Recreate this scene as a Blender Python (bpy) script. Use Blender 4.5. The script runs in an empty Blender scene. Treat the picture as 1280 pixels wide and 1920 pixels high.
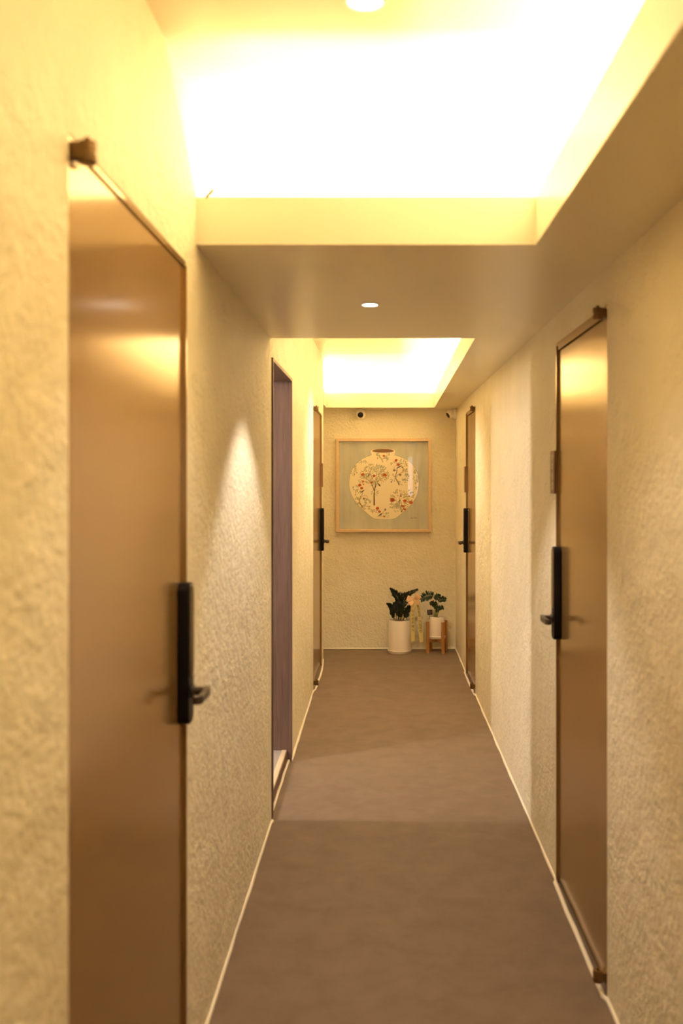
import bpy, bmesh, math, random
from mathutils import Vector, Matrix
random.seed(7)
S = bpy.context.scene
COL = S.collection
PI = math.pi

# ------------------------------------------------------------------ constants
FPX = 35.0 / 36.0 * 1920          # focal length in pixels
EYE = 1.577                       # camera height
XL, XR = -0.505, 0.683            # plaster faces of the corridor
ZS, ZLIP, ZC = 2.212, 2.342, 2.60 # soffit, lip top, raised ceiling
YEND = 9.17                       # end wall

# ------------------------------------------------------------------ helpers
def link(o, parent=None):
    COL.objects.link(o)
    if parent is not None:
        o.parent = parent
    return o

def finish(name, bm, mat, parent=None, smooth=False, kind=None, bevel=0, seg=2):
    me = bpy.data.meshes.new(name)
    bmesh.ops.recalc_face_normals(bm, faces=bm.faces[:])
    if smooth:
        for f in bm.faces:
            f.smooth = True
    bm.to_mesh(me); bm.free()
    for m in (mat if isinstance(mat, (list, tuple)) else [mat]):
        me.materials.append(m)
    o = bpy.data.objects.new(name, me)
    link(o, parent)
    if smooth:
        try:
            me.set_sharp_from_angle(angle=math.radians(40))
        except Exception:
            pass
    if bevel:
        b = o.modifiers.new('bevel', 'BEVEL'); b.width = bevel; b.segments = seg; b.limit_method = 'ANGLE'
    if kind:
        o['kind'] = kind
    return o

def tag(o, label, cat, group=None):
    o['label'] = label; o['category'] = cat
    if group: o['group'] = group
    return o

def empty(name, loc):
    o = bpy.data.objects.new(name, None)
    o.empty_display_size = 0.05
    o.location = loc
    return link(o)

def struct(name, bm, mat, smooth=False, bevel=0):
    return finish(name, bm, mat, None, smooth, 'structure', bevel)

def box(bm, x0, x1, y0, y1, z0, z1):
    x0, x1 = min(x0, x1), max(x0, x1); y0, y1 = min(y0, y1), max(y0, y1); z0, z1 = min(z0, z1), max(z0, z1)
    v = [bm.verts.new(p) for p in ((x0,y0,z0),(x1,y0,z0),(x1,y1,z0),(x0,y1,z0),(x0,y0,z1),(x1,y0,z1),(x1,y1,z1),(x0,y1,z1))]
    for f in ((0,3,2,1),(4,5,6,7),(0,1,5,4),(1,2,6,5),(2,3,7,6),(3,0,4,7)):
        bm.faces.new([v[i] for i in f])

def prism(bm, pts, z0, z1):
    """plan polygon pts [(x,y)...] extruded z0..z1"""
    a = [bm.verts.new((x, y, z0)) for x, y in pts]; b = [bm.verts.new((x, y, z1)) for x, y in pts]
    n = len(pts)
    bm.faces.new(a[::-1]); bm.faces.new(b)
    for i in range(n):
        bm.faces.new((a[i], a[(i+1) % n], b[(i+1) % n], b[i]))

def lathe(bm, prof, origin=(0,0,0), n=40, axis='Z', M=None):
    """revolve profile [(r,h)...]"""
    rings = []
    for r, h in prof:
        ring = []
        if r < 1e-6:
            ring = [(0, 0, h)]
        else:
            ring = [(r*math.cos(2*PI*k/n), r*math.sin(2*PI*k/n), h) for k in range(n)]
        vs = []
        for p in ring:
            p = Vector(p)
            if M is not None: p = M @ p
            vs.append(bm.verts.new(p + Vector(origin)))
        rings.append(vs)
    for a, b in zip(rings, rings[1:]):
        if len(a) == 1 and len(b) == 1: continue
        for k in range(n):
            k2 = (k+1) % n
            if len(a) == 1: bm.faces.new((a[0], b[k2], b[k]))
            elif len(b) == 1: bm.faces.new((a[k], a[k2], b[0]))
            else: bm.faces.new((a[k], a[k2], b[k2], b[k]))

def tube(bm, pts, rad, n=8, cap=True):
    pts = [Vector(p) for p in pts]
    rads = rad if isinstance(rad, (list, tuple)) else [rad]*len(pts)
    prev = None; up = None
    for i, p in enumerate(pts):
        t = (pts[min(i+1, len(pts)-1)] - pts[max(i-1, 0)]).normalized()
        if up is None:
            up = Vector((0,0,1)) if abs(t.z) < .9 else Vector((1,0,0))
        s = t.cross(up)
        if s.length < 1e-5: s = t.orthogonal()
        s.normalize(); u = s.cross(t).normalized(); up = u
        ring = [bm.verts.new(p + (s*math.cos(2*PI*k/n) + u*math.sin(2*PI*k/n))*rads[i]) for k in range(n)]
        if prev:
            for k in range(n):
                bm.faces.new((prev[k], prev[(k+1)%n], ring[(k+1)%n], ring[k]))
        elif cap:
            bm.faces.new(ring[::-1])
        prev = ring
    if cap: bm.faces.new(prev)

def strip(bm, pts, w_dirs, width, thick=0.0006):
    """ribbon strip: centre points, width directions, given real thickness"""
    pts = [Vector(p) for p in pts]; n = len(pts)
    ws = [Vector(w).normalized() for w in w_dirs]
    widths = width if isinstance(width, (list, tuple)) else [width]*n
    rings = []
    for i, p in enumerate(pts):
        t = (pts[min(i+1, n-1)] - pts[max(i-1, 0)]).normalized()
        nn = t.cross(ws[i])
        if nn.length < 1e-6: nn = Vector((0, 1, 0))
        nn.normalize()
        a = p - ws[i]*widths[i]/2; b = p + ws[i]*widths[i]/2
        rings.append([bm.verts.new(q) for q in (a + nn*thick/2, b + nn*thick/2, b - nn*thick/2, a - nn*thick/2)])
    for r0, r1 in zip(rings, rings[1:]):
        for k in range(4):
            bm.faces.new((r0[k], r0[(k+1)%4], r1[(k+1)%4], r1[k]))
    bm.faces.new(rings[0][::-1]); bm.faces.new(rings[-1])

def bez(p0, p1, p2, n):
    p0, p1, p2 = Vector(p0), Vector(p1), Vector(p2)
    return [(p0*(1-t)**2 + p1*2*t*(1-t) + p2*t*t) for t in (i/(n-1) for i in range(n))]

def spline(pts, n):
    """Catmull-Rom through pts"""
    P = [Vector(p) for p in pts]; P = [2*P[0]-P[1]] + P + [2*P[-1]-P[-2]]
    out = []; segs = len(P)-3
    for i in range(n):
        u = i/(n-1)*segs; k = min(int(u), segs-1); t = u-k
        a, b, c, d = P[k:k+4]
        out.append(0.5*((2*b) + (c-a)*t + (2*a-5*b+4*c-d)*t*t + (3*b-3*c+d-a)*t**3))
    return out

# ------------------------------------------------------------------ materials
def mat(name, col, rough=0.5, metal=0.0, spec=0.5, aniso=0.0):
    m = bpy.data.materials.new(name); m.use_nodes = True
    b = m.node_tree.nodes['Principled BSDF']
    b.inputs['Base Color'].default_value = (*col, 1)
    b.inputs['Roughness'].default_value = rough
    b.inputs['Metallic'].default_value = metal
    b.inputs['Specular IOR Level'].default_value = spec
    return m, m.node_tree, b

def noise_mix(nt, b, c0, c1, scale, detail=4, lo=.35, hi=.65, stretch=(1,1,1), distort=0.0, coord='Object'):
    tc = nt.nodes.new('ShaderNodeTexCoord'); mp = nt.nodes.new('ShaderNodeMapping')
    mp.inputs['Scale'].default_value = stretch
    nz = nt.nodes.new('ShaderNodeTexNoise'); nz.inputs['Scale'].default_value = scale
    nz.inputs['Detail'].default_value = detail; nz.inputs['Distortion'].default_value = distort
    rp = nt.nodes.new('ShaderNodeValToRGB')
    rp.color_ramp.elements[0].position = lo; rp.color_ramp.elements[0].color = (*c0, 1)
    rp.color_ramp.elements[1].position = hi; rp.color_ramp.elements[1].color = (*c1, 1)
    L = nt.links.new
    L(tc.outputs[coord], mp.inputs['Vector']); L(mp.outputs[0], nz.inputs['Vector'])
    L(nz.outputs['Fac'], rp.inputs['Fac']); L(rp.outputs[0], b.inputs['Base Color'])
    return mp, nz, rp

def bump(nt, b, src, strength, dist):
    bp = nt.nodes.new('ShaderNodeBump'); bp.inputs['Strength'].default_value = strength
    bp.inputs['Distance'].default_value = dist
    nt.links.new(src, bp.inputs['Height']); nt.links.new(bp.outputs[0], b.inputs['Normal'])
    return bp

def make_plaster():
    m, nt, b = mat('textured_plaster', (.80,.735,.57), .55, spec=.35)
    mp, nz, rp = noise_mix(nt, b, (.78,.715,.55), (.83,.765,.60), 3.0, 3)
    L = nt.links.new
    n1 = nt.nodes.new('ShaderNodeTexNoise'); n1.inputs['Scale'].default_value = 52; n1.inputs['Detail'].default_value = 3
    n1.inputs['Roughness'].default_value = .55; n1.inputs['Distortion'].default_value = .45
    n2 = nt.nodes.new('ShaderNodeTexNoise'); n2.inputs['Scale'].default_value = 9; n2.inputs['Detail'].default_value = 2
    L(mp.outputs[0], n1.inputs['Vector']); L(mp.outputs[0], n2.inputs['Vector'])
    ad = nt.nodes.new('ShaderNodeMath'); ad.operation = 'MULTIPLY_ADD'; ad.inputs[1].default_value = 1.6
    L(n2.outputs['Fac'], ad.inputs[0]); L(n1.outputs['Fac'], ad.inputs[2])
    bump(nt, b, ad.outputs[0], 0.62, 0.013)
    return m

def make_floor():
    m, nt, b = mat('vinyl_floor', (.27,.19,.135), .6, spec=.2)
    mp, nz, rp = noise_mix(nt, b, (.175,.122,.084), (.228,.162,.113), 7, 9, .3, .7, (1,1,1), .3)
    nz.inputs['Roughness'].default_value = .68
    n2 = nt.nodes.new('ShaderNodeTexNoise'); n2.inputs['Scale'].default_value = 120; n2.inputs['Detail'].default_value = 3
    nt.links.new(mp.outputs[0], n2.inputs['Vector'])
    bump(nt, b, n2.outputs['Fac'], .12, .002)
    return m

def make_wood(name, c0, c1, scale=6, stretch=(14,14,.8), rough=.5):
    m, nt, b = mat(name, c0, rough, spec=.4)
    mp, nz, rp = noise_mix(nt, b, c0, c1, scale, 5, .3, .7, stretch, 1.2)
    bump(nt, b, nz.outputs['Fac'], .15, .001)
    return m

def make_bronze():
    m, nt, b = mat('bronze_steel_door', (.34,.205,.088), .16, metal=.45, spec=.6)
    mp, nz, rp = noise_mix(nt, b, (.335,.195,.068), (.365,.215,.076), 1.2, 3, .3, .7, (1,1,.3))
    n2 = nt.nodes.new('ShaderNodeTexNoise'); n2.inputs['Scale'].default_value = 60; n2.inputs['Detail'].default_value = 2
    mp2 = nt.nodes.new('ShaderNodeMapping'); mp2.inputs['Scale'].default_value = (14,14,.25)
    tc = nt.nodes.new('ShaderNodeTexCoord')
    nt.links.new(tc.outputs['Object'], mp2.inputs['Vector']); nt.links.new(mp2.outputs[0], n2.inputs['Vector'])
    bump(nt, b, n2.outputs['Fac'], .05, .0006)
    return m

def emit(name, col, strength):
    m = bpy.data.materials.new(name); m.use_nodes = True; nt = m.node_tree
    nt.nodes.remove(nt.nodes['Principled BSDF'])
    e = nt.nodes.new('ShaderNodeEmission'); e.inputs[0].default_value = (*col, 1); e.inputs[1].default_value = strength
    nt.links.new(e.outputs[0], nt.nodes['Material Output'].inputs[0])
    return m

PLASTER = make_plaster()
PAINT = mat('ceiling_paint', (.82,.755,.59), .3, spec=.5)[0]
FLOOR = make_floor()
BRONZE = make_bronze()
BRONZE_D = mat('bronze_frame', (.26,.15,.062), .35, metal=.4)[0]
HINGE = mat('bronze_hinge', (.17,.095,.032), .35, metal=.5)[0]
BLACK = mat('black_lock_body', (.006,.0045,.0035), .45, spec=.15)[0]
PANEL = mat('gloss_black_panel', (.02,.013,.008), .15)[0]
LEVER = mat('lever_metal', (.05,.032,.02), .35, metal=.2)[0]
WALNUT = make_wood('dark_walnut', (.135,.082,.066), (.205,.13,.108), 5, (16,16,.7), .5)
WALNUT_E_SHADE = make_wood('walnut_edge_and_shade', (.115,.052,.03), (.16,.075,.042), 5, (16,16,.7), .5)
BEAD = mat('silicone_bead', (.88,.80,.66), .4)[0]
TILE = mat('grey_tile', (.42,.38,.36), .35)[0]
NOSE = mat('nosing_strip', (.70,.58,.42), .4)[0]
ROOMW = mat('room_wall', (.70,.66,.60), .7)[0]
ASH = make_wood('ash_frame', (.66,.47,.29), (.74,.55,.35), 6, (8,8,8), .45)
WHITE = mat('white_plastic', (.86,.80,.72), .35)[0]
LENS = mat('camera_lens', (.012,.008,.006), .15)[0]
CERAM = mat('white_ceramic', (.83,.74,.63), .4)[0]
SOIL = make_wood('potting_soil', (.06,.03,.016), (.12,.06,.03), 60, (1,1,1), .9)
LEAF1 = mat('dark_leaf', (.010,.022,.012), .35)[0]
LEAF2 = mat('green_leaf', (.020,.052,.018), .4)[0]
STEM = mat('plant_stem', (.05,.08,.03), .5)[0]
YSTEM = mat('pale_stem', (.30,.30,.10), .5)[0]
BAMBOO = make_wood('bamboo_wood', (.42,.19,.055), (.52,.25,.08), 6, (10,10,1.2), .45)
SATIN = mat('peach_satin', (.82,.53,.30), .3)[0]
RIBBON = mat('cream_ribbon', (.72,.60,.24), .4)[0]
INK = mat('black_ink', (.02,.016,.012), .6)[0]
SIGN = mat('brown_sign', (.20,.10,.05), .4)[0]
SIGNT = mat('sign_lettering', (.80,.66,.48), .5)[0]
LEDGLASS = emit('downlight_glass', (1,.93,.84), 9)

# ------------------------------------------------------------------ floor
bm = bmesh.new()
box(bm, -.64, 1.7, -2.7, YEND+.5, -.1, 0)
struct('floor', bm, FLOOR)

# ------------------------------------------------------------------ walls
WT = .13
D1 = (1.606, 2.575); D3 = (7.37, 8.38); NI = (4.57, 5.55)
D2 = (3.014, 3.89);  D4 = (7.245, 8.05)
HD = {1: 2.135, 2: 2.103, 3: 2.115, 4: 2.105}
NZ = 2.13
YREC = 8.64
bm = bmesh.new()
ZT = ZC + .1
for a, b in ((-.3, D1[0]), (D1[1], NI[0]), (NI[1], D3[0]), (D3[1], YREC)):
    box(bm, XL-WT, XL, a, b, 0, ZT)
box(bm, XL-WT, XL, D1[0], D1[1], HD[1], ZT)
box(bm, XL-WT, XL, NI[0], NI[1], NZ, ZT)
box(bm, XL-WT, XL, D3[0], D3[1], HD[3], ZT)
box(bm, -.62-WT, -.62, YREC, 9.6, 0, ZT)         # shallow recess before the end wall
struct('wall_left', bm, PLASTER)
bm = bmesh.new()
for a, b in ((-.3, D2[0]), (D2[1], D4[0]), (D4[1], 9.6)):
    box(bm, XR, XR+WT, a, b, 0, ZT)
box(bm, XR, XR+WT, D2[0], D2[1], HD[2], ZT)
box(bm, XR, XR+WT, D4[0], D4[1], HD[4], ZT)
struct('wall_right', bm, PLASTER)
bm = bmesh.new()
box(bm, -.62, XR, YEND, YEND+.12, 0, ZS)
struct('wall_end', bm, PLASTER)

# lobby behind the photographer
bm = bmesh.new()
box(bm, -.64, 1.7, -2.7, -2.6, 0, 1.2); box(bm, -.64, 1.7, -2.7, -2.6, 2.02, ZT)
for a, b in ((-.64, .557), (.66, .747), (.903, 1.7)):
    box(bm, a, b, -2.7, -2.6, 1.2, 2.02)
box(bm, -.64, -.505, -2.6, -.3, 0, ZT); box(bm, 1.6, 1.7, -2.6, -.3, 0, ZT)
box(bm, XR+WT, 1.7, -.3, -.2, 0, ZT)
struct('wall_back', bm, PLASTER)
WINP = emit('daylight_pane', (.80,.88,1.0), 1.6)
bm = bmesh.new()
box(bm, .557, .66, -2.66, -2.65, 1.2, 2.02); box(bm, .747, .903, -2.66, -2.65, 1.2, 2.02)
struct('window_1', bm, WINP)

# ------------------------------------------------------------------ ceiling with two light coves
bm = bmesh.new()
YB1, YB2 = 2.71, 4.53
box(bm, -.64, 1.7, -2.7, 9.7, ZC, ZC+.1)                       # raised ceiling
box(bm, -.64, 1.7, -2.7, -.9, ZS, ZS+.03)                      # lobby soffit
box(bm, XL, XR, -.9, -.88, ZS, ZC)                             # near end of the first cove
# first cove: lip and shelf at the right and at the far end
box(bm, .42, .44, -.88, YB1, ZS, ZLIP)
box(bm, .44, XR, -.88, YB1, ZS, ZS+.03)
box(bm, XL, .44, YB1, YB1+.02, ZS, ZLIP)
box(bm, .44, XR, YB1, YB1+.02, ZS, ZS+.03)
# beam
box(bm, XL, XR, YB1+.02, YB2, ZS, ZS+.03)
box(bm, XL, XR, 2.99, YB2, ZS+.03, ZC)
# second cove (lip drifts slightly to the right)
xa, xb, YL2 = .425, .478, 9.0
prism(bm, [(xa, YB2), (xb, YL2), (xb+.02, YL2), (xa+.02, YB2)], ZS, ZLIP)
prism(bm, [(xa+.02, YB2), (xb+.02, YL2), (XR, YL2), (XR, YB2)], ZS, ZS+.03)
box(bm, -.52, xb+.02, YL2, YL2+.02, ZS, ZLIP)
box(bm, -.62, XR, YL2+.02, 9.6, ZS, ZS+.03)
box(bm, xb+.02, XR, YL2, YL2+.02, ZS, ZS+.03)
box(bm, -.52, -.50, YREC, YL2, ZS, ZLIP)
box(bm, -.62, -.52, YREC, YL2+.02, ZS, ZS+.03)
box(bm, -.64, XR, 9.6, 9.7, ZS, ZC)
struct('ceiling', bm, PAINT)

# ------------------------------------------------------------------ silicone beads along floor and wall
def bead(name, pts, r=.0078):
    out = []
    for a, b in zip(pts, pts[1:]):
        a, b = Vector(a), Vector(b); n = max(2, int((b-a).length/.12))
        for k in range(n):
            p = a.lerp(b, k/n); p.x += random.uniform(-.0018, .0018); out.append(p)
    out.append(Vector(pts[-1]))
    bm = bmesh.new(); tube(bm, out, [r*random.uniform(.85, 1.15) for _ in out], 8)
    return struct(name, bm, BEAD, smooth=True)
bz = .004
bead('baseboard_left', [(XL, -.3, bz), (XL, D1[0], bz), (XL-.006, D1[0]+.02, bz), (XL-.006, D1[1]-.02, bz), (XL, D1[1], bz), (XL, NI[0]-.02, bz),
                        (XL+.008, NI[0]-.015, bz), (XL-.012, NI[0]+.03, bz), (XL-.012, NI[1]-.01, bz), (XL+.006, NI[1]-.005, bz), (XL+.004, NI[1]+.06, bz), (XL, D3[0]-.03, bz),
                        (XL+.012, D3[0]+.02, bz), (XL+.02, D3[1]-.35, bz), (XL+.012, D3[1], bz), (XL, YREC-.02, bz)])
bead('baseboard_right', [(XR, -.3, bz), (XR, D2[0]-.02, bz), (XR-.012, D2[0]+.01, bz), (XR-.012, D2[0]+.06, bz), (XR-.010, D2[1]-.02, bz), (XR, D2[1]+.01, bz), (XR, D4[0]-.05, bz),
                         (XR-.012, D4[0], bz), (XR-.012, D4[1], bz), (XR, D4[1]+.04, bz), (XR, YEND-.01, bz)])
bead('baseboard_end', [(-.61, YEND, bz), (-.2, YEND-.003, bz), (.1, YEND, bz), (.3, YEND-.004, bz), (XR, YEND, bz)])

# ------------------------------------------------------------------ doorway on the left with its lining, and the lit room behind it
JD = .15
bm = bmesh.new()
e = .006
box(bm, XL-JD, XL+e, NI[0], NI[0]+.016, 0, NZ)
box(bm, XL-JD, XL+e, NI[1]-.016, NI[1], .0, NZ)
box(bm, XL-JD, XL+e, NI[0]+.016, NI[1]-.016, NZ-.016, NZ)
struct('trim_5', bm, [WALNUT], bevel=.0015)
bm = bmesh.new()
for a in ((NI[0], NI[0]+.016, .02, NZ), (NI[1]-.016, NI[1], .02, NZ), (NI[0]+.016, NI[1]-.016, NZ-.016, NZ)):
    box(bm, XL+e, XL+e+.002, *a)
struct('trim_6', bm, WALNUT_E_SHADE)
bm = bmesh.new()
box(bm, -3.1, XL-.05, NI[0]+.0165, NI[1]-.0165, 0, .062)
box(bm, -3.1, XL-JD, 3.9, NI[0]+.0165, 0, .062); box(bm, -3.1, XL-JD, NI[1]-.0165, 6.4, 0, .062)
struct('floor_side_room', bm, TILE)
bm = bmesh.new()
box(bm, XL-.05, XL-.022, NI[0]+.0165, NI[1]-.0165, 0, .066)
struct('trim_7', bm, NOSE, bevel=.004)
bm = bmesh.new()
box(bm, XL-.022, XL-.018, NI[0]+.0165, NI[1]-.0165, 0, .052)
struct('trim_8', bm, WALNUT_E_SHADE)  # dark strip on the step front, its colour standing in for shadow under the nosing
bm = bmesh.new()
box(bm, -3.2, -3.1, 3.8, 6.5, 0, 2.5); box(bm, -3.1, XL-WT, 3.8, 3.9, 0, 2.5); box(bm, -3.1, XL-WT, 6.4, 6.5, 0, 2.5)
struct('wall_side_room', bm, ROOMW)
bm = bmesh.new(); box(bm, -3.2, XL-WT, 3.8, 6.5, 2.4, 2.5); struct('ceiling_side_room', bm, ROOMW)

# ------------------------------------------------------------------ doors
def rounded_slab(bm, X, y0, y1, z0, z1, d0, d1, r, n=8, inset=0.0):
    """outline (y,z) with rounded corners, extruded in depth: X(d) gives world x"""
    pts = []
    for cy, cz, a0 in ((y1-r, z1-r, 0), (y0+r, z1-r, PI/2), (y0+r, z0+r, PI), (y1-r, z0+r, 1.5*PI)):
        for k in range(n+1):
            a = a0 + PI/2*k/n; pts.append((cy+r*math.cos(a), cz+r*math.sin(a)))
    cy, cz = (y0+y1)/2, (z0+z1)/2
    def ring(d, ins):
        return [bm.verts.new((X(d), cy+(y-cy)*(1-2*ins/(y1-y0)), cz+(z-cz)*(1-2*ins/(z1-z0)))) for y, z in pts]
    R = [ring(d0, 0), ring(d1+.004*(1 if d0 > d1 else -1), 0), ring(d1, .003)]
    N = len(pts)
    bm.faces.new(R[0]); bm.faces.new(R[-1][::-1])
    for a, b in zip(R, R[1:]):
        for k in range(N):
            bm.faces.new((a[k], a[(k+1)%N], b[(k+1)%N], b[k]))

def make_door(num, side, y0, y1, top, label, lz=0.0):
    """side -1 left wall, +1 right wall; d = depth behind the plaster face (negative = into corridor)"""
    base = XL if side < 0 else XR
    X = lambda d: base + side*d
    # lining of the opening
    bm = bmesh.new(); ft = .010; HT = .012 if side < 0 else .03
    box(bm, X(.002), X(WT), y0, y0+ft, 0, top)
    box(bm, X(-.002), X(WT), y1-ft, y1, 0, top-.012)
    box(bm, X(.002), X(WT), y0+ft, y1-ft, top-HT, top)
    box(bm, X(.06), X(WT), y0+ft, y1-ft, 0, .02)
    struct('trim_%d' % num, bm, BRONZE)
    root = empty('door_%d' % num, (X(.03), (y0+y1)/2, 0)); root['kind'] = 'structure'
    tag(root, label, 'door')
    def part(name, bm, m, parent=root, **k):
        o = finish(name, bm, m, parent, **k)
        # keep world placement although the parent sits at the door's base
        o.matrix_parent_inverse = Matrix.Translation(-(root.location)) if parent is root else Matrix.Identity(4)
        return o
    bm = bmesh.new(); LD = .007
    box(bm, X(LD), X(LD+.042), y0+ft+.0015, y1-ft-.0015, .012, top-HT-(.001 if side < 0 else .004))
    part('leaf', bm, BRONZE, bevel=.002)
    # pivot hinges: knuckle standing proud of the wall on a bracket
    for hz, small in ((top-.024, False), (.055, True)):
        bm = bmesh.new()
        cy, cd = y0+.030, -.022
        h = .036
        box(bm, X(LD+.01), X(cd), cy-.016, cy+.010, hz-.012, hz+.014)
        box(bm, X(LD+.006), X(.001), cy-.0125, cy+.03, hz-.018, hz+.016)
        lathe(bm, [(0, hz-h/2), (.0145, hz-h/2), (.0155, hz-h/2+.002), (.0155, hz-.003), (.0135, hz-.002), (.0135, hz+.002),
                   (.0155, hz+.003), (.0155, hz+h/2-.002), (.0145, hz+h/2), (.005, hz+h/2), (.005, hz+h/2+.007), (0, hz+h/2+.007)],
              (X(cd), cy, 0), 24)
        part('hinge', bm, HINGE, smooth=True)
    # digital lock
    ly1 = y1-ft-.006; ly0 = ly1-.066
    z0, z1 = .955+lz, 1.312+lz
    bm = bmesh.new(); rounded_slab(bm, X, ly0, ly1, z0, z1, LD-.0005, LD-.030, .022)
    lock = part('lock', bm, BLACK, smooth=True)
    lock['label'] = 'black digital lock body'
    bm = bmesh.new(); rounded_slab(bm, X, ly0+.006, ly1-.006, z0+.115, z1-.006, LD-.029, LD-.0318, .018)
    part('touch_panel', bm, PANEL, lock, smooth=True)
    bm = bmesh.new()
    zc = 1.035+lz; yc = ly0+.040
    lathe(bm, [(0, 0), (.019, 0), (.019, .006), (.0115, .008), (.0105, .040), (0, .040)], (X(LD-.029), yc, zc), 24, M=Matrix.Rotation(-side*PI/2, 3, 'Y'))
    # lever arm, pointing to the hinge side
    def arm(yq, dq, hh, tt):
        return [bm.verts.new(v) for v in ((X(dq+tt/2), yq, zc-hh/2), (X(dq-tt/2), yq, zc-hh/2), (X(dq-tt/2), yq, zc+hh/2), (X(dq+tt/2), yq, zc+hh/2))]
    dA = LD-.030-.038
    secs = [arm(yc+.013, dA, .020, .012), arm(yc+.010, dA, .023, .014), arm(yc-.03, dA-.002, .022, .013), arm(yc-.10, dA-.001, .021, .012), arm(yc-.112, dA+.006, .020, .013), arm(yc-.116, dA+.010, .016, .010)]
    for a, b in zip(secs, secs[1:]):
        for k in range(4): bm.faces.new((a[k], a[(k+1)%4], b[(k+1)%4], b[k]))
    bm.faces.new(secs[0]); bm.faces.new(secs[-1][::-1])
    part('lever', bm, LEVER, lock, bevel=.002)
    return root

make_door(1, -1, *D1, HD[1], 'bronze steel door nearest the camera on the left wall, black lock at its far edge')
make_door(2, 1, *D2, HD[2], 'bronze steel door on the right wall beside the brown sign with pale lettering')
make_door(3, -1, *D3, HD[3], 'narrow-looking bronze door on the left wall just beyond the dark wood doorway', .012)
make_door(4, 1, *D4, HD[4], 'far bronze door on the right wall reflecting the potted plants', .022)

# ------------------------------------------------------------------ lettering
def text_into(bm, s, size, M, thick=.0004):
    cu = bpy.data.curves.new('t', 'FONT'); cu.body = s; cu.size = size; cu.align_x = 'CENTER'; cu.align_y = 'CENTER'
    cu.extrude = thick; cu.resolution_u = 3
    o = bpy.data.objects.new('t', cu); COL.objects.link(o)
    bpy.context.view_layer.update()
    me = bpy.data.meshes.new_from_object(o.evaluated_get(bpy.context.evaluated_depsgraph_get()))
    me.transform(M); bm.from_mesh(me)
    bpy.data.objects.remove(o); bpy.data.curves.remove(cu); bpy.data.meshes.remove(me)

# ------------------------------------------------------------------ door signs
def door_sign(side, y0, y1, z0, z1, label, text=None):
    base = XL if side < 0 else XR
    X = lambda d: base + side*d
    root_b = bmesh.new(); box(root_b, X(.001), X(-.008), y0, y1, z0, z1)
    o = finish('door_sign', root_b, SIGN, bevel=.0015)
    tag(o, label, 'sign', None)
    if text:
        bm = bmesh.new(); n = len(text); h = (z1-z0)/(n+.6)
        for i, ch in enumerate(text):
            zc = z1-h*(.8+i)
            M = Matrix(((0,0,-side,X(-.0082)), (side*-1,0,0,(y0+y1)/2), (0,1,0,zc), (0,0,0,1)))
            text_into(bm, ch, h*.98, M)
        finish('lettering', bm, SIGNT, o)
    return o
door_sign(1, 3.895, 3.985, 1.515, 1.684, 'brown wall sign with pale vertical lettering beside the near right door', '수미용실')
door_sign(-1, D3[1]+.01, D3[1]+.10, 1.50, 1.70, 'brown sign seen edge-on beside the far left door')
door_sign(1, D4[1]+.005, D4[1]+.095, 1.46, 1.67, 'brown sign seen edge-on beside the far right door')

# ------------------------------------------------------------------ downlights
def downlight(x, y, z, r, label, group=None):
    root = empty('downlight', (x, y, z)); tag(root, label, 'ceiling light', group)
    bm = bmesh.new(); lathe(bm, [(r*1.0, -.0005), (r*1.0, -.004), (r*1.06, -.006), (r*1.35, -.004), (r*1.42, 0), (r*1.0, -.0005)], (0,0,0), 40)
    finish('trim_ring', bm, WHITE, root, smooth=True)
    bm = bmesh.new(); lathe(bm, [(0, -.003), (r*.6, -.003), (r*1.0, -.002), (r*1.0, -.0006), (0, -.0006)], (0,0,0), 40)
    finish('lens', bm, LEDGLASS, root, smooth=True)
    return root
downlight(-.035, 2.13, ZC, .036, 'round lit downlight in the raised ceiling at the top edge of the photo')
downlight(-.042, 3.63, ZS, .027, 'small round lit spotlight in the underside of the ceiling beam')
downlight(-.02, 8.95, ZC, .030, 'faint round downlight deep in the far lit ceiling recess')


# frayed cable end peeking over the cove lip
bm = bmesh.new(); tube(bm, spline([(-.480, YB1+.005, ZLIP-.004), (-.472, YB1-.001, ZLIP+.004), (-.464, YB1-.004, ZLIP+.010), (-.458, YB1-.003, ZLIP+.019)], 10), .0042, 8)
tag(finish('cable_end', bm, BRONZE_D, smooth=True), 'tiny brown cable end sticking up over the left of the nearest ceiling ledge', 'cable')

# ------------------------------------------------------------------ security cameras
def camera_dome(loc, mount, look, label):
    """mount = direction out of the wall the base sits on"""
    root = empty('security_camera', loc); tag(root, label, 'camera')
    d = Vector(look).normalized(); mo = Vector(mount).normalized()
    B = mo.to_track_quat('Z', 'Y').to_matrix()
    bm = bmesh.new(); lathe(bm, [(0, -.002), (.044, -.002), (.046, .004), (.046, .018), (.043, .026), (.036, .030), (0, .030)], (0,0,0), 32, M=B)
    finish('base', bm, WHITE, root, smooth=True)
    q = d.to_track_quat('Z', 'Y').to_matrix()
    c = mo*.052; R = .042
    bm = bmesh.new()
    prof = [(0, -R)] + [(R*math.sin(a), -R*math.cos(a)) for a in [PI*k/18 for k in range(1, 15)]]
    a = PI*14/18
    prof += [(R*math.sin(a)*.93, -R*math.cos(a)+.0015), (0, -R*math.cos(a)-.001)]
    lathe(bm, prof, c, 32, M=q)
    finish('housing', bm, WHITE, root, smooth=True)
    zf = -R*math.cos(a)
    bm = bmesh.new(); lathe(bm, [(0, zf+.0055), (.014, zf+.005), (.0255, zf+.003), (.0265, zf), (0, zf)], c, 32, M=q)
    finish('lens', bm, LENS, root, smooth=True)
    return root
camera_dome((-.192, YEND, ZS-.052), (0,-1,0), (.02, -1, -.28), 'white dome security camera with round black lens facing us, left above the picture')
camera_dome((XR, YEND-.10, ZS-.050), (-1,0,0), (-.85, -.35, -.50), 'white dome security camera in the far right ceiling corner, lens turned left and down')

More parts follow.
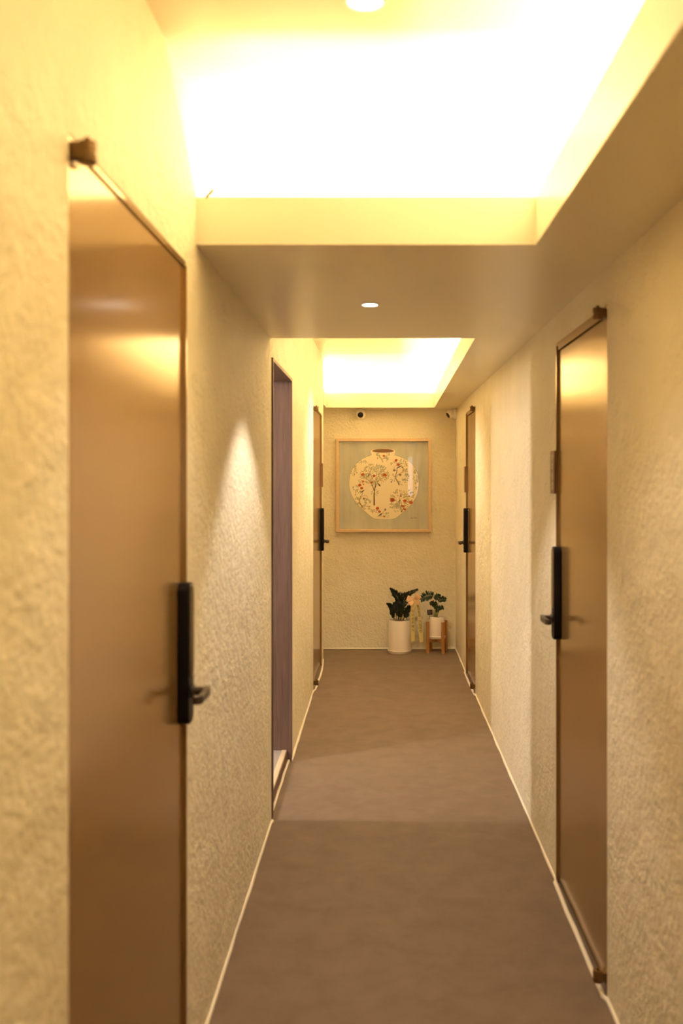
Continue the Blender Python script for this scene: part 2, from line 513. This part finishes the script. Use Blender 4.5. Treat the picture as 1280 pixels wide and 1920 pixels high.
# ------------------------------------------------------------------ framed picture
YP = YEND - .004
PS = FPX/(YEND-.03)
def pic(px, py):                       # photo pixel on the picture plane -> (x, z)
    return (px-715)/PS, EYE-(py-896)/PS
x0, zt = pic(630, 822); x1, zb = pic(807.5, 997.5)
root = empty('framed_picture', ((x0+x1)/2, YP, zb))
tag(root, 'square framed painting of a round flowered jar on the end wall', 'picture')
RINV = Matrix.Translation(-root.location)
def ppart(name, bm, m, parent=None, **k):
    o = finish(name, bm, m, parent or root, **k)
    if parent is None: o.matrix_parent_inverse = RINV
    return o
FW, FD = .026, .042
bm = bmesh.new()
yb, yf = YP, YP-FD
outer = [(x0,zb),(x1,zb),(x1,zt),(x0,zt)]; inner = [(x0+FW,zb+FW),(x1-FW,zb+FW),(x1-FW,zt-FW),(x0+FW,zt-FW)]
def ringv(pl, y): return [bm.verts.new((x, y, z)) for x, z in pl]
ob, of_, if_, ib = ringv(outer, yb), ringv(outer, yf), ringv(inner, yf), ringv(inner, yb)
for A, B in ((ob, of_), (of_, if_), (if_, ib), (ib, ob)):
    for k in range(4): bm.faces.new((A[k], A[(k+1)%4], B[(k+1)%4], B[k]))
ppart('frame', bm, ASH, bevel=.002)
# canvas
m, nt, b = mat('painted_ground', (.50,.54,.47), .7)
noise_mix(nt, b, (.47,.475,.43), (.59,.58,.51), 4.5, 5, .3, .7, (2.2,1,.7), .8)
CANVAS = m
bm = bmesh.new(); box(bm, x0+FW-.002, x1-FW+.002, YP-.016, YP-.002, zb+FW-.002, zt-FW+.002)
canvas = ppart('canvas', bm, CANVAS)
YC = YP-.016
def flat(bm, pts, lift):
    """thin paint patch of zoom coordinates"""
    y0_, y1_ = YC, YC-lift
    P = [pic(640+u/8, 830+v/8) for u, v in pts]
    f = [bm.verts.new((x, y1_, z)) for x, z in P]; g = [bm.verts.new((x, y0_, z)) for x, z in P]
    n = len(P); bm.faces.new(f); 
    for k in range(n): bm.faces.new((f[k], f[(k+1)%n], g[(k+1)%n], g[k]))
def stroke(bm, pts, w, lift):
    P = spline([(u, v, 0) for u, v in pts], max(8, 5*len(pts))); n = len(P)
    for i in range(n-1):
        t = (P[min(i+1,n-1)]-P[i]).normalized(); s = Vector((-t.y, t.x, 0))
        wa = (w[0]+(w[1]-w[0])*i/(n-1)) if isinstance(w, tuple) else w
        a, c = P[i]-t*.6, P[i+1]+t*.6
        flat(bm, [(a.x-s.x*wa/2, a.y-s.y*wa/2), (c.x-s.x*wa/2, c.y-s.y*wa/2), (c.x+s.x*wa/2, c.y+s.y*wa/2), (a.x+s.x*wa/2, a.y+s.y*wa/2)], lift)
def blob(bm, u, v, ru, rv, lift, ang=0, jag=0, n=14):
    pts = []
    for k in range(n):
        a = 2*PI*k/n; j = 1 + (random.uniform(-jag, jag) if jag else 0)
        du, dv = ru*math.cos(a)*j, rv*math.sin(a)*j
        pts.append((u+du*math.cos(ang)-dv*math.sin(ang), v+du*math.sin(ang)+dv*math.cos(ang)))
    flat(bm, pts, lift)
def leaf(bm, u, v, L, W, ang, lift):
    ca, sa = math.cos(ang), math.sin(ang)
    pts = [(0,0),(L*.3,W*.45),(L*.6,W*.4),(L,0),(L*.6,-W*.4),(L*.3,-W*.45)]
    flat(bm, [(u+a*ca-c*sa, v+a*sa+c*ca) for a, c in pts], lift)
def closed(pts, n):
    P = [Vector((u, v, 0)) for u, v in pts]; N = len(P); out = []
    for i in range(N):
        a, b_, c, d = P[(i-1)%N], P[i], P[(i+1)%N], P[(i+2)%N]
        for k in range(n):
            t = k/n
            q = .5*((2*b_)+(c-a)*t+(2*a-5*b_+4*c-d)*t*t+(3*b_-3*c+d-a)*t**3); out.append((q.x, q.y))
    return out
JAR = [(438,128),(450,165),(440,190),(320,240),(210,330),(140,450),(114,580),(122,690),(165,810),(245,930),(350,1030),(455,1120),(520,1145),
       (620,1150),(730,1150),(810,1132),(880,1080),(965,1005),(1050,915),(1112,825),(1148,720),(1160,620),(1148,500),(1105,390),(1035,300),
       (950,243),(860,208),(800,185),(797,160),(806,122),(760,95),(622,84),(480,98)]
J = closed(JAR, 4)
PJAR = mat('jar_paint', (.90,.80,.62), .65)[0]
POUT = mat('outline_paint', (.20,.15,.10), .7)[0]
cu_, cv_ = 636, 600
bm = bmesh.new(); flat(bm, [(cu_+(u-cu_)*1.006, cv_+(v-cv_)*1.006) for u, v in J], .0003); ppart('jar_outline', bm, POUT)
bm = bmesh.new(); flat(bm, J, .0007); ppart('painted_jar', bm, PJAR)
bm = bmesh.new(); flat(bm, [(622+162*math.cos(a), 124+(26*math.sin(a) if math.sin(a) > 0 else 32*math.sin(a))) for a in [2*PI*k/36 for k in range(36)]], .0010)
ppart('jar_mouth', bm, mat('mouth_paint', (.21,.105,.055), .7)[0])
PBR = mat('branch_paint', (.20,.14,.075), .7)[0]
Lb = .0011
for pts, w in (([(492,940),(490,840),(492,760),(500,680),(512,600),(520,500),(530,400)], (26,4)), ([(492,730),(465,650),(430,590),(380,540),(330,500)], (14,3)),
               ([(505,680),(540,600),(600,540),(650,500)], (10,3)), ([(470,660),(470,560),(440,470),(400,400)], (8,3)), ([(520,560),(570,470),(600,390)], (7,3)), ([(490,790),(530,750),(545,720)], (6,3)),
               ([(865,640),(845,590),(815,540),(812,490),(830,440),(830,390),(850,350)], (16,5)), ([(815,520),(850,480),(900,450),(950,440),(980,480)], (6,3)), ([(830,430),(790,390),(800,350)], (5,3)), ([(850,350),(900,310),(950,310)], (5,3)),
               ([(318,975),(290,930),(272,880),(280,820),(310,770),(320,740)], (15,5)), ([(280,850),(320,800),(380,800),(395,860)], (6,3)), ([(275,880),(240,840),(225,820)], (5,3)), ([(300,940),(350,950),(400,960)], (5,3)),
               ([(620,295),(600,245),(570,200),(560,180)], (10,4)), ([(600,245),(640,230),(690,200)], (5,3)),
               ([(900,1045),(890,990),(900,930),(880,860),(860,800)], (14,3)), ([(905,1040),(940,960),(960,880),(1000,800)], (10,3)), ([(890,980),(820,960),(750,930)], (6,3)), ([(895,1000),(950,1000),(1030,910)], (7,3)),
               ([(575,1110),(620,1050),(650,1010)], (7,3)), ([(560,1060),(510,1040),(450,1035)], (5,3)), ([(590,1100),(640,1105),(690,1080)], (5,3)),
               ([(295,320),(310,290),(380,280)], (5,3)), ([(190,480),(190,420),(230,340)], (5,3)), ([(1130,600),(1125,500),(1090,410)], (6,3))):
    bm = bmesh.new(); stroke(bm, pts, w, Lb); ppart('painted_branch', bm, PBR, canvas)
def foliage(name, col, items, lift):
    pm = mat(name+'_paint', col, .7)[0]
    for (u, v, ru, rv, n, L, W) in items:
        bm = bmesh.new()
        L *= .85; W *= .85
        for _ in range(int(n*1.35)):
            a = random.uniform(0, 2*PI); r = math.sqrt(random.uniform(.05, 1))
            uu, vv = u+ru*r*math.cos(a), v+rv*r*math.sin(a)
            out = math.atan2(vv-v-20, uu-u)
            leaf(bm, uu, vv, L*random.uniform(.7,1.2), W*random.uniform(.7,1.2), out+random.uniform(-.9,.9), lift+random.uniform(0,.0003))
        ppart(name, bm, pm, canvas)
foliage('painted_foliage', (.47,.42,.23), [(490,480,200,150,150,42,15),(350,560,90,60,25,38,14),(640,500,60,80,20,40,14),(500,760,50,45,12,40,13),
        (870,850,130,130,80,42,15),(1010,800,70,80,30,40,15),(790,930,70,60,26,40,14),(790,320,55,25,12,36,14),(930,320,50,35,14,38,15),(950,420,30,25,6,40,30),
        (240,750,35,25,6,40,26),(235,880,25,35,8,46,26),(370,970,60,30,16,40,14),(480,1035,50,22,12,40,14),(670,1090,40,28,10,36,15),(190,420,30,70,18,38,14),(1115,510,25,95,26,40,15),(650,250,60,20,10,36,14)], .0014)
foliage('painted_grey_foliage', (.40,.40,.30), [(590,390,70,40,26,36,13),(420,430,80,60,20,36,13),(210,680,35,28,12,36,13),(385,880,35,40,12,40,22),(970,510,35,40,12,42,20),(910,590,50,30,16,38,14),
        (780,520,30,40,8,36,15),(320,290,60,18,12,34,12),(550,195,22,28,8,38,20),(700,205,24,30,8,38,18),(900,280,40,20,8,34,13),(1120,690,20,25,6,34,13),(1060,780,40,30,10,38,14),(820,980,60,40,18,38,14)], .0016)
RED = mat('red_paint', (.50,.095,.03), .7)[0]
for u, v, r in ((320,478,27),(490,497,25),(640,482,26),(665,497,16),(450,598,20),(322,582,18),(328,625,13),(272,635,26),(303,682,24),(636,198,22),(818,266,24),(850,328,25),
                (762,862,34),(950,872,27),(1040,897,30),(920,950,19),(950,1000,20),(540,983,28),(568,1035,23),(640,1110,14)):
    bm = bmesh.new(); blob(bm, u, v, r*1.02, r*.82, .0020, random.uniform(-.6,.6), .22); ppart('painted_flower', bm, RED, canvas)
MAUVE = mat('mauve_paint', (.30,.21,.19), .7)[0]
for u, v, r in ((880,482,18),(335,840,17),(890,800,16),(1015,800,16),(655,1005,16),(790,415,18),(915,370,14),(750,588,12),(795,575,9)):
    bm = bmesh.new(); blob(bm, u, v, r, r, .0020, 0, .15); ppart('painted_berry', bm, MAUVE, canvas)
BIRD = mat('bird_paint', (.045,.045,.05), .6)[0]
for (u, v, L, ang) in ((855,372,84,-.55),(308,738,84,-.6),(570,1090,90,-.62),(410,480,64,2.05),(558,630,72,.85),(868,870,66,2.0)):
    ca, sa = math.cos(ang), math.sin(ang)
    sh = [(-L/2,2),(-L*.1,-7),(L*.25,-11),(L*.42,-9),(L*.52,-3),(L*.40,4),(L*.1,6)]
    bm = bmesh.new(); flat(bm, [(u+a*ca-c*sa, v+a*sa+c*ca) for a, c in sh], .0024); ppart('painted_bird', bm, BIRD, canvas)
bm = bmesh.new()
stroke(bm, [(1040,1140),(1050,1120),(1062,1142),(1075,1125)], 5, .0010); stroke(bm, [(1090,1140),(1095,1115),(1108,1138),(1120,1122),(1128,1140),(1140,1128)], 4, .0010)
ppart('signature', bm, POUT)
# glazing
m = bpy.data.materials.new('picture_glass'); m.use_nodes = True; nt = m.node_tree
nt.nodes.remove(nt.nodes['Principled BSDF'])
tr = nt.nodes.new('ShaderNodeBsdfTransparent'); gl = nt.nodes.new('ShaderNodeBsdfGlossy'); gl.inputs['Roughness'].default_value = .0
fr = nt.nodes.new('ShaderNodeValue'); fr.outputs[0].default_value = .045; mx = nt.nodes.new('ShaderNodeMixShader')
nt.links.new(fr.outputs[0], mx.inputs[0]); nt.links.new(tr.outputs[0], mx.inputs[1]); nt.links.new(gl.outputs[0], mx.inputs[2]); nt.links.new(mx.outputs[0], nt.nodes['Material Output'].inputs[0])
bm = bmesh.new(); yg = YP-.024
vs = [bm.verts.new(p) for p in ((x0+FW-.001,yg,zb+FW-.001),(x1-FW+.001,yg,zb+FW-.001),(x1-FW+.001,yg,zt-FW+.001),(x0+FW-.001,yg,zt-FW+.001))]
bm.faces.new(vs)
ppart('glass', bm, m)

# ------------------------------------------------------------------ plants at the end wall
def zp(u, v, y):
    """zoom coordinates of the plant group at depth y -> world"""
    s = FPX/y
    return Vector(((690+u/7.111-715)/s, y, EYE-(1080+v/7.111-896)/s))

def frond(name, pts, parent, off, Lmax, W, n, m, taper=(.55,1.0,.35), droop=.0, ang=.95, stem_r=.003, start=.25, face=(0,-1,.15), twist=0.0, curl=.25):
    P = spline([p - off for p in pts], 24)
    bm = bmesh.new()
    tube(bm, P, [stem_r*(1-.7*i/23) for i in range(24)], 6)
    F = Vector(face).normalized()
    for i in range(n):
        t = start+(1-start)*(i+.5)/n
        k = t*23; k0 = min(int(k), 22)
        p = P[k0].lerp(P[k0+1], k-k0); tg = (P[k0+1]-P[k0]).normalized()
        sd = tg.cross(F).normalized(); nn = sd.cross(tg).normalized()
        u = (t-start)/(1-start)
        Lf = Lmax*((taper[0]+(taper[1]-taper[0])*u/.4) if u < .4 else (taper[1]+(taper[2]-taper[1])*(u-.4)/.6))
        for s_ in (-1, 1):
            a = ang*random.uniform(.85,1.1)
            d = (tg*math.cos(a)+sd*s_*math.sin(a)).normalized()
            d = (d + nn*random.uniform(-.1,.35)).normalized()
            wv = d.cross(nn).normalized()
            wv = (wv*math.cos(twist*s_)+nn*math.sin(twist*s_)).normalized()
            LL = Lf*random.uniform(.88,1.1); rows = []
            for q, wf in ((0,.12),(.2,.75),(.45,1.0),(.72,.75),(.9,.35),(1.0,.03)):
                c = p + d*LL*q - Vector((0,0,1))*droop*LL*q*q + nn*curl*LL*q*q*.3
                w2 = W*wf/2
                rows.append((bm.verts.new(c-wv*w2+nn*w2*.35), bm.verts.new(c), bm.verts.new(c+wv*w2+nn*w2*.35)))
            for r0, r1 in zip(rows, rows[1:]):
                bm.faces.new((r0[0], r0[1], r1[1], r1[0])); bm.faces.new((r0[1], r0[2], r1[2], r1[1]))
    return finish(name, bm, [m], parent, smooth=True)

def pot(root, r, h, sr, sh, base=0.0):
    bm = bmesh.new()
    lathe(bm, [(0, base+sh*.45), (r*.97, base+sh*.45), (r, base+sh*.5), (r, base+h-.004), (r-.002, base+h), (r-.006, base+h), (r-.008, base+h-.004), (r-.008, base+h-.03), (0, base+h-.03)], (0,0,0), 48)
    finish('pot', bm, CERAM, root, smooth=True)
    bm = bmesh.new()
    lathe(bm, [(0, base), (sr*.94, base), (sr*.97, base+.003), (sr, base+sh-.002), (sr-.002, base+sh), (r+.0012, base+sh), (r+.0012, base+sh*.4), (0, base+sh*.4)], (0,0,0), 48)
    finish('saucer', bm, CERAM, root, smooth=True)
    bm = bmesh.new()
    lathe(bm, [(r-.0085, base+h-.02), (r*.6, base+h-.012), (0, base+h-.009)], (0,0,0), 32)
    finish('soil', bm, SOIL, root, smooth=True)

# tall white pot
p1 = Vector((.163, 8.985, 0))
root1 = empty('potted_plant', p1)
tag(root1, 'tall white cylinder pot on the floor with dark upright foliage', 'plant')
pot(root1, .101, .297, .108, .030)
Y1 = 8.985
def f1(pts, **k):
    frond('frond', [zp(u, v, Y1+dy) for u, v, dy in pts], root1, p1, k.pop('L', .042), k.pop('W', .012), k.pop('n', 22), k.pop('m', LEAF1), **k)
f1([(400,585,0),(404,460,0),(402,330,-.01),(360,235,-.02),(292,163,-.03)], L=.062, W=.0125, n=22, taper=(.55,1.0,.12), start=.3, ang=.75)
f1([(425,585,-.02),(440,450,-.03),(470,320,-.04),(540,240,-.05),(662,180,-.06)], L=.050, W=.012, n=22, taper=(.6,1.0,.25), start=.3, ang=.8)
f1([(345,585,0),(330,520,-.02),(310,430,-.03),(285,385,-.04),(245,368,-.05)], L=.034, W=.0115, n=20, taper=(.7,1.0,.2))
f1([(470,585,0),(490,520,-.03),(520,450,-.05),(555,415,-.06),(600,412,-.07)], L=.034, W=.0115, n=18, taper=(.7,1.0,.4))
f1([(380,585,-.03),(372,500,-.05),(350,420,-.06),(375,370,-.06),(430,345,-.05)], L=.040, W=.0115, n=20)
f1([(440,585,-.04),(452,500,-.06),(455,420,-.07),(480,360,-.06),(520,350,-.05)], L=.040, W=.0115, n=20)
f1([(410,585,-.05),(405,520,-.07),(390,440,-.08),(400,380,-.08)], L=.044, W=.0115, n=18)
f1([(460,585,-.04),(490,540,-.06),(510,480,-.07),(560,450,-.07)], L=.036, W=.0115, n=16)
f1([(365,585,-.04),(335,540,-.06),(320,490,-.07),(300,450,-.07)], L=.030, W=.013, n=14)
f1([(430,585,-.05),(430,540,-.07),(440,470,-.08),(470,430,-.08)], L=.038, W=.0115, n=14)
f1([(400,585,.02),(420,430,.03),(440,300,.03),(490,250,.02),(520,270,.01)], L=.040, W=.0115, n=20)
f1([(505,580,-.06),(512,555,-.075),(520,520,-.085),(528,500,-.09)], L=.024, W=.020, n=5, m=LEAF2, start=.4)

# small white pot on a wooden stand
p2 = Vector((.4995, 9.0, 0))
root2 = empty('potted_plant', p2 + Vector((0,0,.128)))
tag(root2, 'small white pot in the wooden stand with bright green palm-like leaves', 'plant')
pot(root2, .070, .197, .079, .024)
o2 = p2 + Vector((0,0,.128))
Y2 = 9.0
def f2(pts, **k):
    frond('frond', [zp(u, v, Y2+dy) for u, v, dy in pts], root2, o2, k.pop('L', .05), k.pop('W', .011), k.pop('n', 14), k.pop('m', LEAF2), stem_r=.0026, **k)
f2([(900,548,0),(900,420,0),(895,310,-.01),(840,262,-.03),(760,275,-.05),(700,318,-.06)], L=.054, W=.011, n=20, start=.52, taper=(.8,1,.5), ang=1.15)
f2([(915,548,0),(925,430,-.02),(940,350,-.03),(985,310,-.05),(1030,315,-.06)], L=.046, W=.011, n=11, start=.5, ang=.9)
f2([(905,548,-.01),(912,440,-.02),(905,340,-.03),(915,285,-.03),(960,275,-.03)], L=.046, W=.011, n=12, start=.55, ang=1.0)
f2([(920,548,-.01),(935,490,-.03),(965,430,-.04),(1000,420,-.05)], L=.036, W=.010, n=9, start=.5, ang=.95)
f2([(895,548,-.02),(885,450,-.03),(870,380,-.05),(830,350,-.06)], L=.040, W=.010, n=10, start=.5, ang=1.0)
f2([(900,548,.01),(905,470,.02),(890,400,.02),(900,350,.02)], L=.034, W=.010, n=9, start=.45)
f2([(912,548,-.02),(918,500,-.04),(925,440,-.05),(915,400,-.06)], L=.034, W=.010, n=9, start=.4)
for du in (-14, 2, 16):
    bm = bmesh.new(); P = [zp(895+du, 548, Y2-.015) - o2, zp(893+du*1.2, 500, Y2-.02) - o2, zp(890+du*1.5, 450, Y2-.02) - o2]
    tube(bm, spline(P, 8), [.0075, .007, .0066, .006, .005, .004, .003, .002], 8); finish('stem', bm, YSTEM, root2, smooth=True)

# stand
stand = empty('plant_stand', p2)
tag(stand, 'small four-legged light wooden stand holding the smaller white pot', 'plant stand')
ang0 = math.radians(45-14)
for k in range(4):
    a = ang0+PI/2*k; R = .0985
    cx, cy = R*math.cos(a), R*math.sin(a)
    bm = bmesh.new(); box(bm, -.0115, .0115, -.0115, .0115, 0, .283)
    bmesh.ops.rotate(bm, verts=bm.verts[:], cent=(0,0,0), matrix=Matrix.Rotation(a, 3, 'Z'))
    bmesh.ops.translate(bm, verts=bm.verts[:], vec=(cx, cy, 0))
    finish('leg', bm, BAMBOO, stand, bevel=.002)
for k, (za, zb_) in enumerate(((.098, .127), (.0985, .1275))):
    bm = bmesh.new(); w = .0865
    if k == 0: box(bm, -w, w, -.009, .009, za, zb_)
    else:
        box(bm, -w, -.0095, -.009, .009, za, zb_); box(bm, .0095, w, -.009, .009, za, zb_)
    bmesh.ops.rotate(bm, verts=bm.verts[:], cent=(0,0,0), matrix=Matrix.Rotation(ang0+PI/2*k, 3, 'Z'))
    finish('crossbar', bm, BAMBOO, stand, bevel=.0015)

# care card stuck in the small pot
ct = empty('care_card', zp(822, 545, 8.965)); tag(ct, 'small black card on a stick in the smaller pot', 'card')
c0 = ct.location
bm = bmesh.new(); a, b = zp(788, 450, 8.955)-c0, zp(858, 518, 8.955)-c0
box(bm, a.x, b.x, -.0115, -.010, b.z, a.z)
bmesh.ops.rotate(bm, verts=bm.verts[:], cent=((a.x+b.x)/2,0,(a.z+b.z)/2), matrix=Matrix.Rotation(-.06, 3, 'Y'))
finish('card', bm, INK, ct)
bm = bmesh.new()
for i in range(4):
    zz = b.z+(a.z-b.z)*(.25+.17*i); box(bm, a.x+.008, a.x+.008+random.uniform(.018,.03), -.0121, -.0115, zz, zz+.0025)
finish('printed_lines', bm, mat('card_print', (.25,.18,.12), .6)[0], ct)
bm = bmesh.new(); box(bm, -.0015, .0015, -.010, -.007, -.02, a.z); finish('stick', bm, INK, ct)

# ------------------------------------------------------------------ ribbon bow with lettered tails, tied to the tall plant
YR = 8.88
kn = zp(612, 318, YR)
rib = empty('gift_ribbon', kn); tag(rib, 'peach satin bow with two long lettered cream tails between the two pots', 'ribbon')
def R3(u, v, dy=0): return zp(u, v, YR+dy)-kn
def loop(tip_u, tip_v, spread, w, dy):
    """a ribbon loop: out to the tip along the front, back behind, width roughly across"""
    tip = R3(tip_u, tip_v, dy); base = Vector((0,0,0)); ax = tip.normalized()
    side = ax.cross(Vector((0,1,0))).normalized()
    pts, ws, wd = [], [], []
    for k in range(17):
        a = -PI+2*PI*k/16
        r = tip.length*(1+math.cos(a))/2; dep = spread*math.sin(a)*(.35+.65*(r/tip.length))
        pts.append(base+ax*r+Vector((0,1,0))*dep); ws.append(side + Vector((0,.25,0))*math.sin(a)); wd.append(w*(.35+.65*min(1, r/tip.length*1.5)))
    bm = bmesh.new(); strip(bm, pts, ws, wd, .0007)
    finish('loop', bm, SATIN, rib, smooth=True)
loop(520, 285, .020, .040, -.01); loop(548, 385, .016, .036, -.025)
loop(700, 268, .020, .034, -.01); loop(690, 368, .016, .038, -.025); loop(655, 240, .016, .026, -.015)
bm = bmesh.new(); bmesh.ops.create_uvsphere(bm, u_segments=16, v_segments=10, radius=.011)
bmesh.ops.scale(bm, vec=(.8,1,1.15), verts=bm.verts[:]); finish('knot', bm, SATIN, rib, smooth=True)
def tail(pts, text, u0, hc, du):
    D = spline([R3(u, v, dy) for u, v, dy in pts], 200)
    acc = [0]
    for a, b in zip(D, D[1:]): acc.append(acc[-1]+(b-a).length)
    P = []; j = 0
    for i in range(26):                # equal spacing along the tail
        t = acc[-1]*i/25
        while j < 198 and acc[j+1] < t: j += 1
        P.append(D[j].lerp(D[j+1], min(1, (t-acc[j])/max(1e-9, acc[j+1]-acc[j]))))
    n = len(P)
    bm = bmesh.new(); strip(bm, P, [Vector((1, .06*math.sin(i*.5), .06))for i in range(n)], .033, .0006)
    t = finish('tail', bm, RIBBON, rib, smooth=True)
    bm = bmesh.new()
    for i, ch in enumerate(text):
        if ch == ' ':
            finish('lettering', bm, INK, t); bm = bmesh.new(); continue
        q = u0+i*hc; k = min(int(q*(n-1)), n-2); p = P[k].lerp(P[k+1], q*(n-1)-k)
        tg = (P[k+1]-P[k]).normalized(); up = -tg; right = Vector((1, 0, .06)).normalized(); nrm = right.cross(up).normalized()
        if nrm.y > 0: nrm = -nrm
        p = p+nrm*.0014+right*du
        M = Matrix(((right.x, up.x, nrm.x, p.x), (right.y, up.y, nrm.y, p.y), (right.z, up.z, nrm.z, p.z), (0,0,0,1)))
        text_into(bm, ch, .0285, M, .0003)
    finish('lettering', bm, INK, t)
tail([(604,330,-.012),(590,450,-.016),(592,650,-.010),(597,870,-.004)], '이시온주배식', .26, .094, .003)
tail([(628,330,-.012),(668,440,-.016),(690,640,-.010),(708,880,-.004)], '홍번창과 기업세진', .15, .074, .002)
bm = bmesh.new()                       # band running back to the frond it is tied on
strip(bm, spline([(0,.004,0), R3(580,330,.02), R3(520,340,.045), R3(470,330,.068)], 12), [Vector((.1,.1,1))]*12, .008, .0007)
finish('tie', bm, SATIN, rib, smooth=True)

# ------------------------------------------------------------------ lights
WARM = (1.0, .785, .46)
def area(name, loc, sx, sy, power, col, rot=(0,0,0)):
    l = bpy.data.lights.new(name, 'AREA'); l.shape = 'RECTANGLE'; l.size = sx; l.size_y = sy; l.energy = power; l.color = col
    o = bpy.data.objects.new(name, l); o.location = loc; o.rotation_euler = rot; COL.objects.link(o); return o
UP = (PI, 0, 0)
K = 1.0
area('cove_light', (.56, .90, ZS+.05), .03, 3.5, 15*K, WARM, UP)
area('cove_light', (-.03, 2.86, ZS+.05), .86, .03, 6*K, WARM, UP)
area('cove_light', (.58, 6.8, ZS+.05), .03, 4.4, 25*K, WARM, UP)
area('cove_light', (-.03, 9.26, ZS+.05), 1.0, .03, 6*K, WARM, UP)
area('cove_light', (-.57, 8.9, ZS+.05), .03, .45, 4*K, WARM, UP)
def spot(loc, power, col, size=110, blend=.5, r=.02):
    l = bpy.data.lights.new('spot_beam', 'SPOT'); l.energy = power; l.color = col; l.spot_size = math.radians(size); l.spot_blend = blend; l.shadow_soft_size = r
    o = bpy.data.objects.new('spot_beam', l); o.location = loc; COL.objects.link(o); return o
COOL = (1, .87, .74)
spot((-.042, 3.63, ZS-.02), 18, COOL, 100, .35)
spot((-.035, 2.13, ZC-.02), 10, COOL, 90, .5)
spot((-.03, 7.15, ZC-.02), 37, (1,.84,.60), 112, .8)  # added fill with no fixture, out of view, brightening the far end
spot((-.02, 8.95, ZC-.02), .15, COOL, 90, .5)
spot((-.035, .2, ZC-.02), 2, COOL, 90, .5)
area('room_lamp', (-2.1, 4.62, 2.2), .4, .14, 17, (1, .88, .78), (0, -PI/2+.5, 0))

W = bpy.data.worlds.new('world'); S.world = W; W.use_nodes = True
W.node_tree.nodes['Background'].inputs[0].default_value = (.0, .0, .0, 1)

# ------------------------------------------------------------------ camera
cd = bpy.data.cameras.new('camera'); cd.sensor_fit = 'VERTICAL'; cd.sensor_height = 36; cd.sensor_width = 24; cd.lens = 35
cd.shift_x = -75/1920; cd.shift_y = -64/1920; cd.clip_start = .02
cd.dof.use_dof = True; cd.dof.focus_distance = 8.6; cd.dof.aperture_fstop = 2.8
cam = bpy.data.objects.new('camera', cd); cam.location = (0, 0, EYE); cam.rotation_euler = (PI/2, 0, 0)
COL.objects.link(cam); S.camera = cam

S.view_settings.view_transform = 'Standard'; S.view_settings.look = 'None'; S.view_settings.gamma = 1
S.view_settings.exposure = 1.45
S.view_settings.use_curve_mapping = False
S.cycles.max_bounces = 12; S.cycles.diffuse_bounces = 7; S.cycles.glossy_bounces = 5
S.cycles.sample_clamp_indirect = 6
